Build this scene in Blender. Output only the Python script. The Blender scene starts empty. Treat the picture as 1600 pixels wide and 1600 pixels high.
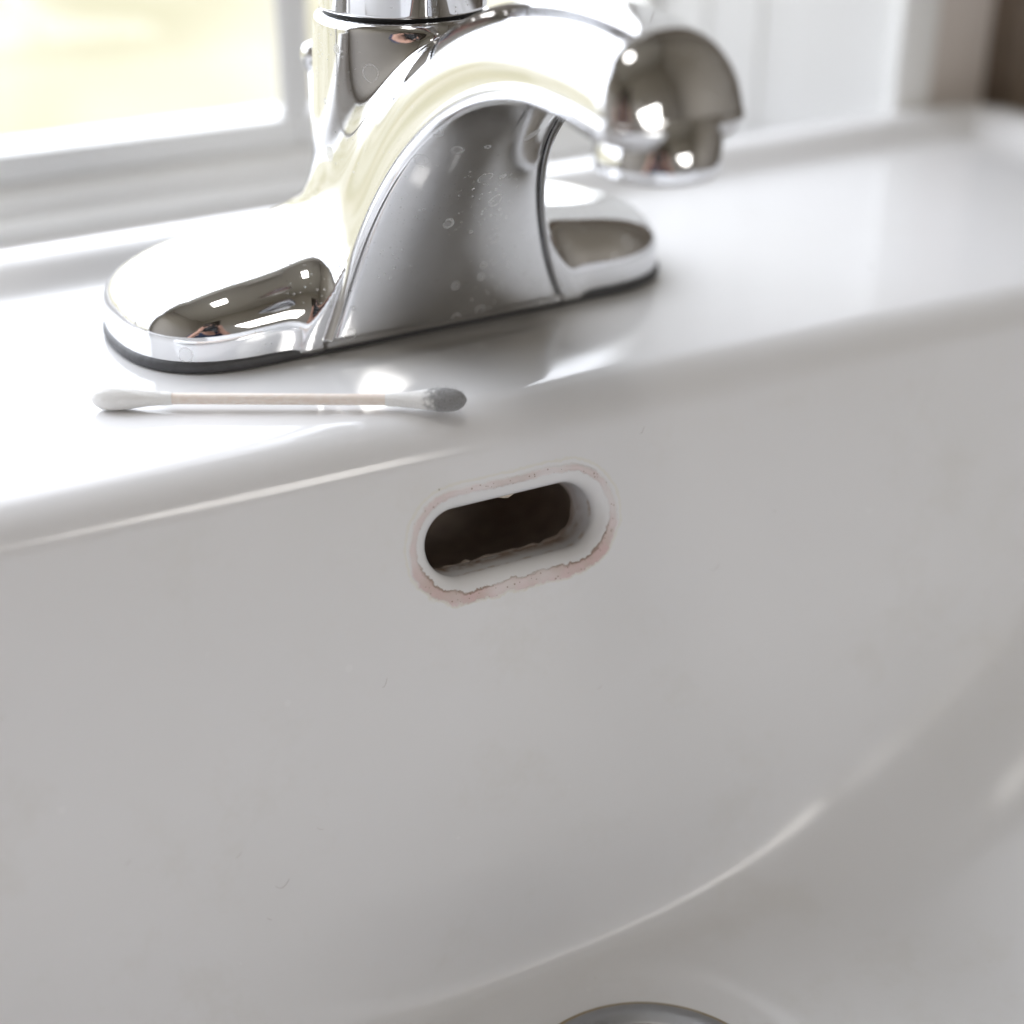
import bpy, bmesh, math, random
import numpy as np
from mathutils import Vector, Matrix

random.seed(7); rng = np.random.default_rng(7)
MM = 0.001                                   # everything below is laid out in millimetres
S = bpy.context.scene
COL = S.collection

# ------------------------------------------------------------------ camera
CAM_C = (-168.8, -337.2, 134.1)
YAW, PITCH, ROLL, FPX = math.radians(31.31), math.radians(27.22), math.radians(0.39), 2497.4
cam = bpy.data.cameras.new('camera'); camo = bpy.data.objects.new('camera', cam); COL.objects.link(camo)
fw = Vector((math.sin(YAW)*math.cos(PITCH), math.cos(YAW)*math.cos(PITCH), -math.sin(PITCH)))
r0 = Vector((math.cos(YAW), -math.sin(YAW), 0)); u0 = r0.cross(fw)
rr = math.cos(ROLL)*r0 + math.sin(ROLL)*u0; uu = -math.sin(ROLL)*r0 + math.cos(ROLL)*u0
mw = Matrix((rr, uu, -fw)).transposed().to_4x4(); mw.translation = Vector(CAM_C)*MM
camo.matrix_world = mw
cam.sensor_width = 36; cam.lens = FPX/1600*36
cam.clip_start = 0.01; cam.clip_end = 100
cam.dof.use_dof = True; cam.dof.focus_distance = 0.343; cam.dof.aperture_fstop = 4.6; cam.dof.aperture_blades = 9
S.camera = camo

# ------------------------------------------------------------------ light and exposure
S.view_settings.view_transform = 'Standard'; S.view_settings.look = 'None'
S.view_settings.exposure = 1.0; S.view_settings.gamma = 1.0
w = bpy.data.worlds.new('World'); S.world = w; w.use_nodes = True
nt = w.node_tree; N = nt.nodes; L = nt.links; N.clear()
out = N.new('ShaderNodeOutputWorld'); bg = N.new('ShaderNodeBackground'); L.new(bg.outputs[0], out.inputs[0])
tc = N.new('ShaderNodeTexCoord'); sep = N.new('ShaderNodeSeparateXYZ'); L.new(tc.outputs['Generated'], sep.inputs[0])
noi = N.new('ShaderNodeTexNoise'); noi.inputs['Scale'].default_value = 11; noi.inputs['Detail'].default_value = 1
L.new(tc.outputs['Generated'], noi.inputs['Vector'])
gr = N.new('ShaderNodeValToRGB'); L.new(noi.outputs['Fac'], gr.inputs[0])     # sunlit garden below the horizon
gr.color_ramp.elements[0].position = .33; gr.color_ramp.elements[0].color = (.53, .50, .375, 1)
gr.color_ramp.elements[1].position = .62; gr.color_ramp.elements[1].color = (.66, .625, .53, 1)
sky = N.new('ShaderNodeRGB'); sky.outputs[0].default_value = (2.85, 2.91, 3.2, 1)    # bright overcast sky above
mr = N.new('ShaderNodeMapRange'); mr.interpolation_type = 'SMOOTHSTEP'
mr.inputs['From Min'].default_value = 0.0; mr.inputs['From Max'].default_value = 0.22
L.new(sep.outputs['Z'], mr.inputs['Value'])
mx = N.new('ShaderNodeMix'); mx.data_type = 'RGBA'
L.new(mr.outputs[0], mx.inputs[0]); L.new(gr.outputs[0], mx.inputs[6]); L.new(sky.outputs[0], mx.inputs[7])
L.new(mx.outputs[2], bg.inputs[0]); bg.inputs[1].default_value = 1.0

WX0, WX1, WZ0, WZ1, WY = -900, 199.5, 4, 900, 165      # the window opening in the back wall
def area(name, loc, rot, sx, sy, power, col=(1, 1, 1), portal=False):
    l = bpy.data.lights.new(name, 'AREA'); l.shape = 'RECTANGLE'; l.size = sx*MM; l.size_y = sy*MM
    l.energy = power; l.color = col
    o = bpy.data.objects.new(name, l); COL.objects.link(o); o.location = Vector(loc)*MM; o.rotation_euler = rot
    if portal: l.cycles.is_portal = True
    return o
area('window_portal', ((WX0+WX1)/2, WY+60, (WZ0+WZ1)/2), (-math.pi/2, 0, 0), WX1-WX0, WZ1-WZ0, 1, portal=True)
# a lamp on the wall behind the photographer; fill light added overhead
area('wall_lamp_light', (230, -1325, 318), (math.radians(79), 0, math.radians(12)), 430, 290, 1.75, (1, .97, .92))
area('overhead_fill_light', (-150, -330, 1440), (0, 0, 0), 240, 240, 0.95, (1, .97, .92))

cy = S.cycles
cy.use_denoising = True
try: cy.denoiser = 'OPENIMAGEDENOISE'
except Exception: pass
cy.max_bounces = 10; cy.glossy_bounces = 6; cy.diffuse_bounces = 5; cy.transparent_max_bounces = 12
cy.caustics_reflective = False; cy.blur_glossy = 1.0; cy.sample_clamp_indirect = 6

# ------------------------------------------------------------------ helpers
def new_mat(name):
    m = bpy.data.materials.new(name); m.use_nodes = True
    nt = m.node_tree; b = nt.nodes['Principled BSDF']
    return m, nt, b
def mesh_obj(name, V, F, mat, parent=None, smooth=True, normals=None):
    me = bpy.data.meshes.new(name)
    me.from_pydata((np.asarray(V, float)*MM).tolist(), [], [tuple(int(i) for i in f) for f in F])
    me.update()
    if smooth: me.polygons.foreach_set('use_smooth', [True]*len(me.polygons))
    o = bpy.data.objects.new(name, me); COL.objects.link(o)
    if mat: me.materials.append(mat)
    if parent: o.parent = parent
    if normals is not None: me.normals_split_custom_set_from_vertices([tuple(n) for n in normals])
    return o
def empty(name, loc=(0, 0, 0)):
    o = bpy.data.objects.new(name, None); COL.objects.link(o); o.location = Vector(loc)*MM
    o.empty_display_size = .02
    return o
def tag(o, label, cat, group=None):
    o['label'] = label; o['category'] = cat
    if group: o['group'] = group
def struct(o):
    o['kind'] = 'structure'; return o
def grid_faces(nu, nv, wrap_u=False, wrap_v=False, flip=False):
    iu = np.arange(nu if wrap_u else nu-1); iv = np.arange(nv if wrap_v else nv-1)
    a, b = np.meshgrid(iu, iv, indexing='ij'); a = a.ravel(); b = b.ravel()
    a2 = (a+1) % nu; b2 = (b+1) % nv
    F = np.stack([a*nv+b, a2*nv+b, a2*nv+b2, a*nv+b2], -1)
    return F[:, ::-1] if flip else F
def box(name, lo, hi, mat, parent=None, bevel=0.0):
    bm = bmesh.new()
    bmesh.ops.create_cube(bm, size=1)
    for v in bm.verts:
        v.co = Vector([(lo[i]+hi[i])/2 + v.co[i]*(hi[i]-lo[i]) for i in range(3)])*MM
    if bevel:
        bmesh.ops.bevel(bm, geom=bm.edges[:], offset=bevel*MM, segments=3, affect='EDGES', profile=.5)
    me = bpy.data.meshes.new(name); bm.to_mesh(me); bm.free()
    if bevel: me.polygons.foreach_set('use_smooth', [True]*len(me.polygons))
    o = bpy.data.objects.new(name, me); COL.objects.link(o)
    if mat: me.materials.append(mat)
    if parent: o.parent = parent
    return o
def lathe(name, prof, mat, parent=None, c=(0, 0), n=96, cap=True):
    """prof: list of (radius, z)"""
    prof = np.asarray(prof, float); a = np.linspace(0, 2*np.pi, n, endpoint=False)
    V = np.stack([c[0]+prof[:, None, 0]*np.cos(a), c[1]+prof[:, None, 0]*np.sin(a),
                  np.repeat(prof[:, 1:2], n, 1)], -1).reshape(-1, 3)
    F = grid_faces(len(prof), n, wrap_v=True, flip=True).tolist()
    if cap:
        F.append(tuple(range(n))[::-1]); F.append(tuple(range((len(prof)-1)*n, len(prof)*n)))
    o = mesh_obj(name, V, F, mat, parent)
    bm = bmesh.new(); bm.from_mesh(o.data); bmesh.ops.recalc_face_normals(bm, faces=bm.faces[:]); bm.to_mesh(o.data); bm.free()
    return o
def rounded_profile(pts, rad, seg=6):
    """round the corners of an open polyline of (a, b) points; rad per inner corner"""
    P = [np.array(p, float) for p in pts]; o = [P[0]]
    for i in range(1, len(P)-1):
        a = P[i-1]-P[i]; b = P[i+1]-P[i]; r = min(rad[i-1], .49*np.linalg.norm(a), .49*np.linalg.norm(b))
        a = a/np.linalg.norm(a)*r; b = b/np.linalg.norm(b)*r
        for k in range(seg+1):
            t = k/seg; o.append((1-t)**2*(P[i]+a)+2*t*(1-t)*P[i]+t*t*(P[i]+b))
    o.append(P[-1]); return np.array(o)

# ------------------------------------------------------------------ materials
def val(nt, v):
    n = nt.nodes.new('ShaderNodeValue'); n.outputs[0].default_value = v; return n.outputs[0]
def math_(nt, op, a, b=None, clamp=False):
    n = nt.nodes.new('ShaderNodeMath'); n.operation = op; n.use_clamp = clamp
    for i, x in enumerate((a, b)):
        if x is None: continue
        if isinstance(x, (int, float)): n.inputs[i].default_value = x
        else: nt.links.new(x, n.inputs[i])
    return n.outputs[0]
def noise(nt, vec, scale, detail=2, rough=.5):
    n = nt.nodes.new('ShaderNodeTexNoise'); n.inputs['Scale'].default_value = scale
    n.inputs['Detail'].default_value = detail; n.inputs['Roughness'].default_value = rough
    if vec is not None: nt.links.new(vec, n.inputs['Vector'])
    return n.outputs['Fac']
def ramp(nt, x, lo, hi, a=0., b=1.):
    n = nt.nodes.new('ShaderNodeMapRange'); n.interpolation_type = 'SMOOTHSTEP'
    for i, v in zip(('From Min', 'From Max', 'To Min', 'To Max'), (lo, hi, a, b)): n.inputs[i].default_value = v
    nt.links.new(x, n.inputs['Value']); return n.outputs[0]
def mixc(nt, fac, a, b):
    n = nt.nodes.new('ShaderNodeMix'); n.data_type = 'RGBA'
    if isinstance(fac, (int, float)): n.inputs[0].default_value = fac
    else: nt.links.new(fac, n.inputs[0])
    for i, x in ((6, a), (7, b)):
        if isinstance(x, tuple): n.inputs[i].default_value = (*x, 1)
        else: nt.links.new(x, n.inputs[i])
    return n.outputs[2]
def objco(nt):
    return nt.nodes.new('ShaderNodeTexCoord').outputs['Object']
def bump(nt, b, h, strength, dist):
    n = nt.nodes.new('ShaderNodeBump'); n.inputs['Strength'].default_value = strength; n.inputs['Distance'].default_value = dist
    nt.links.new(h, n.inputs['Height']); nt.links.new(n.outputs[0], b.inputs['Normal'])
def voro(nt, vec, scale, feature='F1', rand=1.0):
    n = nt.nodes.new('ShaderNodeTexVoronoi'); n.inputs['Scale'].default_value = scale; n.feature = feature
    n.inputs['Randomness'].default_value = rand
    nt.links.new(vec, n.inputs['Vector']); return n

def specks(nt, co, scale, size, keep):
    """0/1 mask of sparse round specks: voronoi cells of which only a share is kept"""
    v = voro(nt, co, scale)
    sp = nt.nodes.new('ShaderNodeSeparateColor'); nt.links.new(v.outputs['Color'], sp.inputs[0])
    kept = math_(nt, 'LESS_THAN', sp.outputs[0], keep)
    sz = math_(nt, 'MULTIPLY', sp.outputs[1], size)
    near = math_(nt, 'LESS_THAN', v.outputs['Distance'], sz)
    return math_(nt, 'MULTIPLY', kept, near)

def porcelain(name, stain=False):
    m, nt, b = new_mat(name)
    co = objco(nt)
    big = ramp(nt, noise(nt, co, 14, 3), .35, .7)
    base = mixc(nt, big, (.755, .752, .756), (.737, .733, .730))
    sp = specks(nt, co, 75, .038, .16)
    base = mixc(nt, math_(nt, 'MULTIPLY', sp, .75), base, (.16, .13, .10))
    sp2 = specks(nt, co, 150, .05, .035)
    base = mixc(nt, math_(nt, 'MULTIPLY', sp2, .45), base, (.40, .33, .25))
    rough = ramp(nt, noise(nt, co, 40, 3), .3, .7, .07, .13)
    # dried soap film makes the bowl duller than the deck; it is patchy and thickest on the floor
    sz = nt.nodes.new('ShaderNodeSeparateXYZ'); nt.links.new(co, sz.inputs[0])
    film_ = math_(nt, 'MULTIPLY', ramp(nt, sz.outputs['Z'], -.0065, -.015, 0, 1), ramp(nt, noise(nt, co, 22, 4, .65), .25, .75, .9, 1.1))
    rough = math_(nt, 'ADD', rough, math_(nt, 'MULTIPLY', film_, .11))
    blot = ramp(nt, noise(nt, co, 34, 5, .7), .52, .70)
    base = mixc(nt, math_(nt, 'MULTIPLY', math_(nt, 'MULTIPLY', blot, film_), .17), base, (.60, .575, .51))
    drop = specks(nt, co, 210, .20, .05)                      # dried drops, a shade lighter than the film
    base = mixc(nt, math_(nt, 'MULTIPLY', math_(nt, 'MULTIPLY', drop, film_), .22), base, (.86, .86, .86))
    if stain:
        at = nt.nodes.new('ShaderNodeAttribute'); at.attribute_name = 'ring'; d = at.outputs['Fac']
        at2 = nt.nodes.new('ShaderNodeAttribute'); at2.attribute_name = 'low'; low = at2.outputs['Fac']
        n1 = noise(nt, co, 260, 3, .6); n2 = noise(nt, co, 900, 3, .7); n3 = noise(nt, co, 90, 2)
        # distance wobbled along the ring: jagged inner edge, soft outer edge
        wob = math_(nt, 'MULTIPLY', math_(nt, 'MULTIPLY', math_(nt, 'SUBTRACT', n1, .5), 2.2), math_(nt, 'ADD', .65, math_(nt, 'MULTIPLY', low, .85)))
        wob2 = math_(nt, 'MULTIPLY', math_(nt, 'SUBTRACT', n2, .5), 0.9)
        dd = math_(nt, 'ADD', math_(nt, 'ADD', d, wob), wob2)
        dd = math_(nt, 'ADD', dd, math_(nt, 'MULTIPLY', math_(nt, 'SUBTRACT', low, .5), .25))
        inner = ramp(nt, dd, 2.75, 3.25); outer = ramp(nt, math_(nt, 'SUBTRACT', dd, math_(nt, 'MULTIPLY', math_(nt, 'SUBTRACT', low, .6), 1.1)), 4.7, 5.6, 1, 0)
        band = math_(nt, 'MULTIPLY', inner, outer)
        # the biofilm is thickest below, thin and freckled on top
        thick = math_(nt, 'ADD', .55, math_(nt, 'MULTIPLY', low, .45))
        patch = ramp(nt, n3, .34, .62, .50, 1.0)
        f = math_(nt, 'MULTIPLY', math_(nt, 'MULTIPLY', band, thick), patch)
        base = mixc(nt, f, base, mixc(nt, ramp(nt, n1, .35, .65), (.64, .475, .465), (.58, .46, .42)))
        edge = math_(nt, 'MULTIPLY', math_(nt, 'MULTIPLY', ramp(nt, dd, 2.65, 2.95), ramp(nt, dd, 3.0, 3.6, 1, 0)), math_(nt, 'ADD', .18, low))
        edge = math_(nt, 'MULTIPLY', edge, ramp(nt, n3, .36, .58, .05, .62))
        base = mixc(nt, edge, base, (.33, .22, .16))
        fr = specks(nt, co, 1500, .36, .42)
        frb = math_(nt, 'MULTIPLY', math_(nt, 'MULTIPLY', fr, band), .65)
        base = mixc(nt, frb, base, (.30, .21, .15))
        halo = math_(nt, 'MULTIPLY', ramp(nt, dd, 5.3, 5.7), ramp(nt, dd, 5.8, 6.4, 1, 0))
        base = mixc(nt, math_(nt, 'MULTIPLY', halo, .30), base, (.70, .66, .50))
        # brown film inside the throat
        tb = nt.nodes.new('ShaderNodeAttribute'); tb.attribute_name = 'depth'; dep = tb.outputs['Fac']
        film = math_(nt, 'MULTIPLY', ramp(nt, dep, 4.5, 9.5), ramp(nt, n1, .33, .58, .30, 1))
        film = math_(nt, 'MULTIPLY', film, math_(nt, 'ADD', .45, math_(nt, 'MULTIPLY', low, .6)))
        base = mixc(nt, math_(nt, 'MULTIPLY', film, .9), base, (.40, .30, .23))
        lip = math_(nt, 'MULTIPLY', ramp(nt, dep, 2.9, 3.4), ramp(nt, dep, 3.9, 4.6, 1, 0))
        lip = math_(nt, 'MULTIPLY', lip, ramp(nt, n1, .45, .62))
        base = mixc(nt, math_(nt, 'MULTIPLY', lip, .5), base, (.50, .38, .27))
        rr_ = math_(nt, 'ADD', rough, math_(nt, 'MULTIPLY', f, .45)); rough = rr_
        h = math_(nt, 'ADD', math_(nt, 'MULTIPLY', f, 1.0), math_(nt, 'MULTIPLY', math_(nt, 'MULTIPLY', n2, f), .6))
        bump(nt, b, h, .5, .0004)
    else:
        bump(nt, b, noise(nt, co, 55, 2), .05, .0006)
    nt.links.new(base, b.inputs['Base Color']); nt.links.new(rough, b.inputs['Roughness'])
    b.inputs['IOR'].default_value = 1.48
    return m
M_PORC = porcelain('glazed_porcelain')
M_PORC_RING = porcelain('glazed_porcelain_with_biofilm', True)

def chrome(name, dust=.3, spots=0., rough=.035):
    m, nt, b = new_mat(name)
    co = objco(nt)
    b.inputs['Metallic'].default_value = 1; b.inputs['Base Color'].default_value = (.80, .805, .82, 1)
    cloud = ramp(nt, noise(nt, co, 70, 4, .65), .42, .70)
    ro = math_(nt, 'ADD', rough, math_(nt, 'MULTIPLY', cloud, .05))
    d1 = specks(nt, co, 1400, .42, .26); d2 = specks(nt, co, 700, .30, .09)
    dm = math_(nt, 'MULTIPLY', math_(nt, 'MAXIMUM', d1, d2), ramp(nt, noise(nt, co, 45, 3), .46, .66))
    mask = math_(nt, 'MULTIPLY', dm, dust)
    if spots:
        v = voro(nt, co, 190); sp = nt.nodes.new('ShaderNodeSeparateColor'); nt.links.new(v.outputs['Color'], sp.inputs[0])
        wv = math_(nt, 'ADD', v.outputs['Distance'], math_(nt, 'MULTIPLY', math_(nt, 'SUBTRACT', noise(nt, co, 700, 2), .5), .10))
        rad = math_(nt, 'ADD', .13, math_(nt, 'MULTIPLY', sp.outputs[1], .27))
        kept = math_(nt, 'LESS_THAN', sp.outputs[0], spots)
        kept = math_(nt, 'MULTIPLY', kept, ramp(nt, noise(nt, co, 28, 1), .40, .50))
        dist = math_(nt, 'ABSOLUTE', math_(nt, 'SUBTRACT', wv, rad))
        ring = math_(nt, 'MULTIPLY', ramp(nt, dist, .015, .05, 1, 0), kept)
        fill = math_(nt, 'MULTIPLY', math_(nt, 'LESS_THAN', wv, rad), kept)
        mask = math_(nt, 'MAXIMUM', mask, math_(nt, 'ADD', math_(nt, 'MULTIPLY', ring, .30), math_(nt, 'MULTIPLY', fill, .10)))
        ro = math_(nt, 'ADD', ro, math_(nt, 'MULTIPLY', fill, .12))
        # fine wiping scratches
        mp = nt.nodes.new('ShaderNodeMapping'); mp.inputs['Scale'].default_value = (1, 1, 9); mp.inputs['Rotation'].default_value = (0, .25, 0)
        nt.links.new(co, mp.inputs[0])
        mask = math_(nt, 'MAXIMUM', mask, math_(nt, 'MULTIPLY', specks(nt, mp.outputs[0], 260, .16, .10), .35))
    mask = math_(nt, 'MAXIMUM', mask, math_(nt, 'MULTIPLY', cloud, .07 if spots > .3 else .02))
    nt.links.new(ro, b.inputs['Roughness'])
    df = nt.nodes.new('ShaderNodeBsdfDiffuse'); df.inputs[0].default_value = (.72, .72, .71, 1)
    ms = nt.nodes.new('ShaderNodeMixShader'); nt.links.new(mask, ms.inputs[0])
    nt.links.new(b.outputs[0], ms.inputs[1]); nt.links.new(df.outputs[0], ms.inputs[2])
    nt.links.new(ms.outputs[0], nt.nodes['Material Output'].inputs[0])
    return m
M_CHROME = chrome('polished_chrome', .85, .16)
M_PANEL = chrome('water_spotted_chrome', .5, .45, .09)
M_CHROME2 = chrome('plain_chrome', .12)

def simple(name, col, rough=.5, metal=0., nscale=60, namp=.06, bmp=0.):
    m, nt, b = new_mat(name); co = objco(nt)
    n = noise(nt, co, nscale, 4, .6)
    c2 = tuple(max(0, c*(1-namp*2)) for c in col)
    nt.links.new(mixc(nt, n, col, c2), b.inputs['Base Color'])
    b.inputs['Roughness'].default_value = rough; b.inputs['Metallic'].default_value = metal
    if bmp: bump(nt, b, n, bmp, .001)
    return m
M_GASKET = simple('dark_grey_gasket', (.085, .085, .09), .5, 0, 420, .28, .3)
M_SEAMGAP = simple('black_seam_gap', (.02, .02, .02), .6)
M_CLAY = simple('unglazed_brown_clay', (.50, .42, .36), .85, 0, 150, .25, .3)
M_STEEL = simple('brushed_steel', (.36, .36, .365), .38, 1., 300, .08)
M_RUST = simple('tan_putty', (.40, .31, .18), .6, 0, 300, .2)
M_WPAINT = simple('white_gloss_paint', (.86, .86, .85), .3, 0, 20, .02)
M_GPAINT = simple('pale_grey_paint', (.90, .895, .88), .4, 0, 20, .03)
M_WALL = simple('greige_wall_paint', (.50, .465, .42), .6, 0, 12, .03, .05)
M_WWALL = simple('white_wall_paint', (.86, .855, .84), .55, 0, 12, .03, .05)
M_TAUPE = simple('taupe_paint', (.74, .68, .64), .5, 0, 10, .04)
M_DOOR = simple('dark_stained_wood', (.06, .045, .035), .4, 0, 30, .25)
M_DARK = simple('dark_brown_wood', (.26, .20, .15), .45, 0, 30, .25)
M_CEIL = simple('ceiling_paint', (.74, .72, .68), .8)
M_FLOOR = simple('beige_floor_tile', (.48, .44, .39), .4, 0, 8, .15)
M_LAMP = simple('frosted_lamp_glass', (.8, .8, .78), .4)

# ------------------------------------------------------------------ sink
# basin outline functions (x in mm): where the back wall starts, how far down it runs
P0 = np.array([-12., -73.2, -8.3]); DRAFT = math.radians(14); SK = -.04
RE = 11.0                                                 # radius of the rolled front edge of the deck
cx = np.array([-300, -262, -235, -200, -165, -133, -96, -54, -20, 13, 45, 71, 105, 138, 165, 190, 212, 235, 270.])
ct = np.array([ 30,   30,   40,   62,   79,   89,  98, 104, 105.5, 104, 98.5, 91, 75, 57, 42, 33, 30, 30, 30.])
def crease(x):                                            # smoothed interpolation
    x = np.asarray(x, float); o = np.zeros_like(x)
    for k, wgt in zip(np.linspace(-14, 14, 15), np.hanning(17)[1:-1]):
        o += wgt*np.interp(x+k, cx, ct)
    return o/np.hanning(17)[1:-1].sum()
def sstep(a, b, x):
    t = np.clip((x-a)/(b-a), 0, 1); return t*t*(3-2*t)
def basin_fade(x):                                        # the bowl closes towards both ends
    return sstep(-268, -222, x)*sstep(236, 196, x)
DRAIN = np.array([-17.5, -146.8]); 
X0, X1, YB, YF = -300., 268., 66., -470.                  # outer outline of the sink
RC, LIPH = 22., 7.4

def make_sink(parent):
    xs = np.concatenate([np.linspace(X0-30, -270, 20)[:-1], np.linspace(-270, -150, 50)[:-1], np.linspace(-150, 160, 190)[:-1],
                         np.linspace(160, 240, 50)[:-1], np.linspace(240, X1+30, 28)])
    nx = len(xs); T = crease(xs)
    cols = []
    for x, tcr in zip(xs, T):
        ye = P0[1] + SK*(x-P0[0]); ze = P0[2]              # start of the straight wall
        phi = math.pi/2 - DRAFT                            # wall angle below horizontal
        y_s = ye + RE*math.sin(phi)
        pts = [np.stack([np.linspace(YB+30, 26, 70), np.zeros(70)], -1)]
        pts.append(np.stack([np.linspace(26, y_s, 28)[1:], np.zeros(27)], -1))
        a = np.linspace(0, phi, 14)[1:]
        pts.append(np.stack([y_s - RE*np.sin(a), -RE*(1-np.cos(a))], -1))
        t = np.linspace(0, tcr, 72)[1:]                    # straight back wall
        pts.append(np.stack([ye - t*math.sin(DRAFT), ze - t*math.cos(DRAFT)], -1))
        y1, z1 = pts[-1][-1]
        R = 20.+26.*float(sstep(8, 120, abs(x+12))); th0 = phi; th1 = math.radians(12)
        a = np.linspace(th0, th1, 22)[1:]
        fy = y1 - R*(np.sin(th0)-np.sin(a)); fz = z1 - R*(np.cos(a)-np.cos(th0))
        pts.append(np.stack([fy, fz], -1))
        y2, z2 = pts[-1][-1]
        yend = -385.                                       # floor: a shallow parabola, then the front wall
        yy = np.linspace(y2, yend, 96)[1:]
        dy = y2-yend; q = (y2-yy)/dy
        s0 = math.tan(th1)*dy
        zfl = z2 - s0*q*(1-q)*(1-.25*q)*.62
        pts.append(np.stack([yy, zfl], -1))
        z3 = zfl[-1]
        q = np.linspace(0, 1, 26)[1:]
        pts.append(np.stack([yend - 42*q**.75, z3*(1-q**1.9)], -1))
        pts.append(np.stack([np.linspace(yend-42, YF-30, 14)[1:], np.zeros(13)], -1))
        cols.append(np.concatenate(pts))
    C = np.array(cols)                                     # nx, nr, 2
    nr = C.shape[1]
    V = np.zeros((nx, nr, 3)); V[..., 0] = xs[:, None]; V[..., 1] = C[..., 0]; V[..., 2] = C[..., 1]
    V[..., 2] *= basin_fade(xs)[:, None]
    # recess round the drain
    d = np.hypot(V[..., 0]-DRAIN[0], V[..., 1]-DRAIN[1])
    zc = -130.0
    fl = sstep(95., 40., d)*sstep(-98., -122., V[..., 2])  # the floor flattens towards the drain
    V[..., 2] = V[..., 2]*(1-fl) + zc*fl
    V[..., 2] -= 1.1*sstep(44., 37.0, d)*sstep(6., 1.5, V[..., 2]-zc)
    # raised lip round the outside, outline with round corners, skirt beyond it
    c = np.array([(X0+X1)/2, (YB+YF)/2]); hs = np.array([(X1-X0)/2, (YB-YF)/2]) - RC
    p = V[..., :2]-c; ap = np.abs(p)-hs
    dout = np.hypot(np.maximum(ap[..., 0], 0), np.maximum(ap[..., 1], 0)) + np.minimum(np.maximum(ap[..., 0], ap[..., 1]), 0) - RC
    din = -dout
    lip = LIPH*sstep(25, 10.0, din)
    lip -= 3.6*np.clip((4.5-din)/4.5, 0, 1)**2.4
    near_back = np.where(V[..., 2] > -1.0, 1.0, 0.0)
    V[..., 2] += np.where(din < 29, lip*near_back, 0)
    o = dout > 0
    qx = np.clip(p[..., 0], -hs[0], hs[0]); qy = np.clip(p[..., 1], -hs[1], hs[1])
    vx = p[..., 0]-qx; vy = p[..., 1]-qy; ln = np.maximum(np.hypot(vx, vy), 1e-6)
    V[..., 0] = np.where(o, c[0]+qx+vx/ln*RC, V[..., 0]); V[..., 1] = np.where(o, c[1]+qy+vy/ln*RC, V[..., 1])
    V[..., 2] = np.where(o, LIPH-3.6-dout*2.2, V[..., 2])
    # opening for the overflow: a rectangular set of quads on the flat back wall
    hx = (np.array([1, SK, 0])/math.hypot(1, SK)); dn = np.array([0, -math.sin(DRAFT), -math.cos(DRAFT)])
    r_wall0 = 70+27+13                                     # first straight-wall row index
    i0 = np.searchsorted(xs, -54); i1 = np.searchsorted(xs, 38)
    ts = (ze_rows := (P0[2]-V[i0:i1+1, :, 2]))
    j0 = r_wall0 + 1
    j1 = r_wall0 + int(np.argmin(np.abs(-(V[(i0+i1)//2, r_wall0:r_wall0+71, 2]-P0[2])/math.cos(DRAFT) - 46)))
    F = grid_faces(nx, nr)
    gi = F[:, 0]//nr; gj = F[:, 0] % nr
    keep = ~((gi >= i0) & (gi < i1) & (gj >= j0) & (gj < j1))
    basin = mesh_obj('basin', V.reshape(-1, 3), F[keep], M_PORC, parent)
    # boundary loop of the opening
    loop = [(i, j0) for i in range(i0, i1)] + [(i1, j) for j in range(j0, j1)] + \
           [(i, j1) for i in range(i1, i0, -1)] + [(i0, j) for j in range(j1, j0, -1)]
    B = np.array([V[i, j] for i, j in loop])
    Wc = P0 + 2.0*hx + 19.3*dn                             # centre of the slot on the wall
    nrm = np.cross(hx, dn); nrm /= np.linalg.norm(nrm)
    if nrm[1] < 0: nrm = -nrm                              # into the wall (+y)
    bu = (B-Wc)@hx; bv = -(B-Wc)@dn                        # v up the wall
    # matching points on the slot outline (half length 13.2 straight, radius 8.2)
    A, RS = 13.0, 7.5
    n = len(loop)
    # arc-length walk of the stadium started where the first loop point looks from the centre
    M = 4000; per = 4*A+2*np.pi*RS
    def stad(s, off):
        s = np.mod(s, per); o = np.zeros((len(s), 2)); nn = np.zeros((len(s), 2))
        L1 = 2*A; L2 = np.pi*RS
        m = s < L1; o[m] = np.stack([-A+s[m], np.full(m.sum(), RS)], -1); nn[m] = (0, 1)
        m = (s >= L1) & (s < L1+L2); a = np.pi/2-(s[m]-L1)/RS
        nn[m] = np.stack([np.cos(a), np.sin(a)], -1); o[m] = np.array([A, 0])+RS*nn[m]
        m = (s >= L1+L2) & (s < 2*L1+L2); o[m] = np.stack([A-(s[m]-L1-L2), np.full(m.sum(), -RS)], -1); nn[m] = (0, -1)
        m = s >= 2*L1+L2; a = -np.pi/2-(s[m]-2*L1-L2)/RS
        nn[m] = np.stack([np.cos(a), np.sin(a)], -1); o[m] = np.array([-A, 0])+RS*nn[m]
        return o+nn*off[:, None] if np.ndim(off) else o+nn*off, nn
    # parameter for each boundary point: nearest outline point, made monotone & blended with even spacing
    ss = np.linspace(0, per, M, endpoint=False); so, _ = stad(ss, 0.)
    near = ss[np.argmin((bu[:, None]-so[None, :, 0])**2+(bv[:, None]-so[None, :, 1])**2, 1)]
    near = np.unwrap(near/per*2*np.pi)/(2*np.pi)*per
    k = np.arange(n); even = near[0] + (near[-1]-near[0])/(n-1)*k if near[-1] > near[0] else near[0]+k*per/n
    s = .35*near + .65*(near.mean()-(k*per/n).mean() + k*per/n)
    order = np.argsort(s); assert np.all(np.diff(s) > -1e-6)
    FINE = 3                                               # finer round the slot than at the rectangle
    s_f = np.interp(np.arange(n*FINE)/FINE, np.arange(n+1), np.append(s, s[0]+per))
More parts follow.
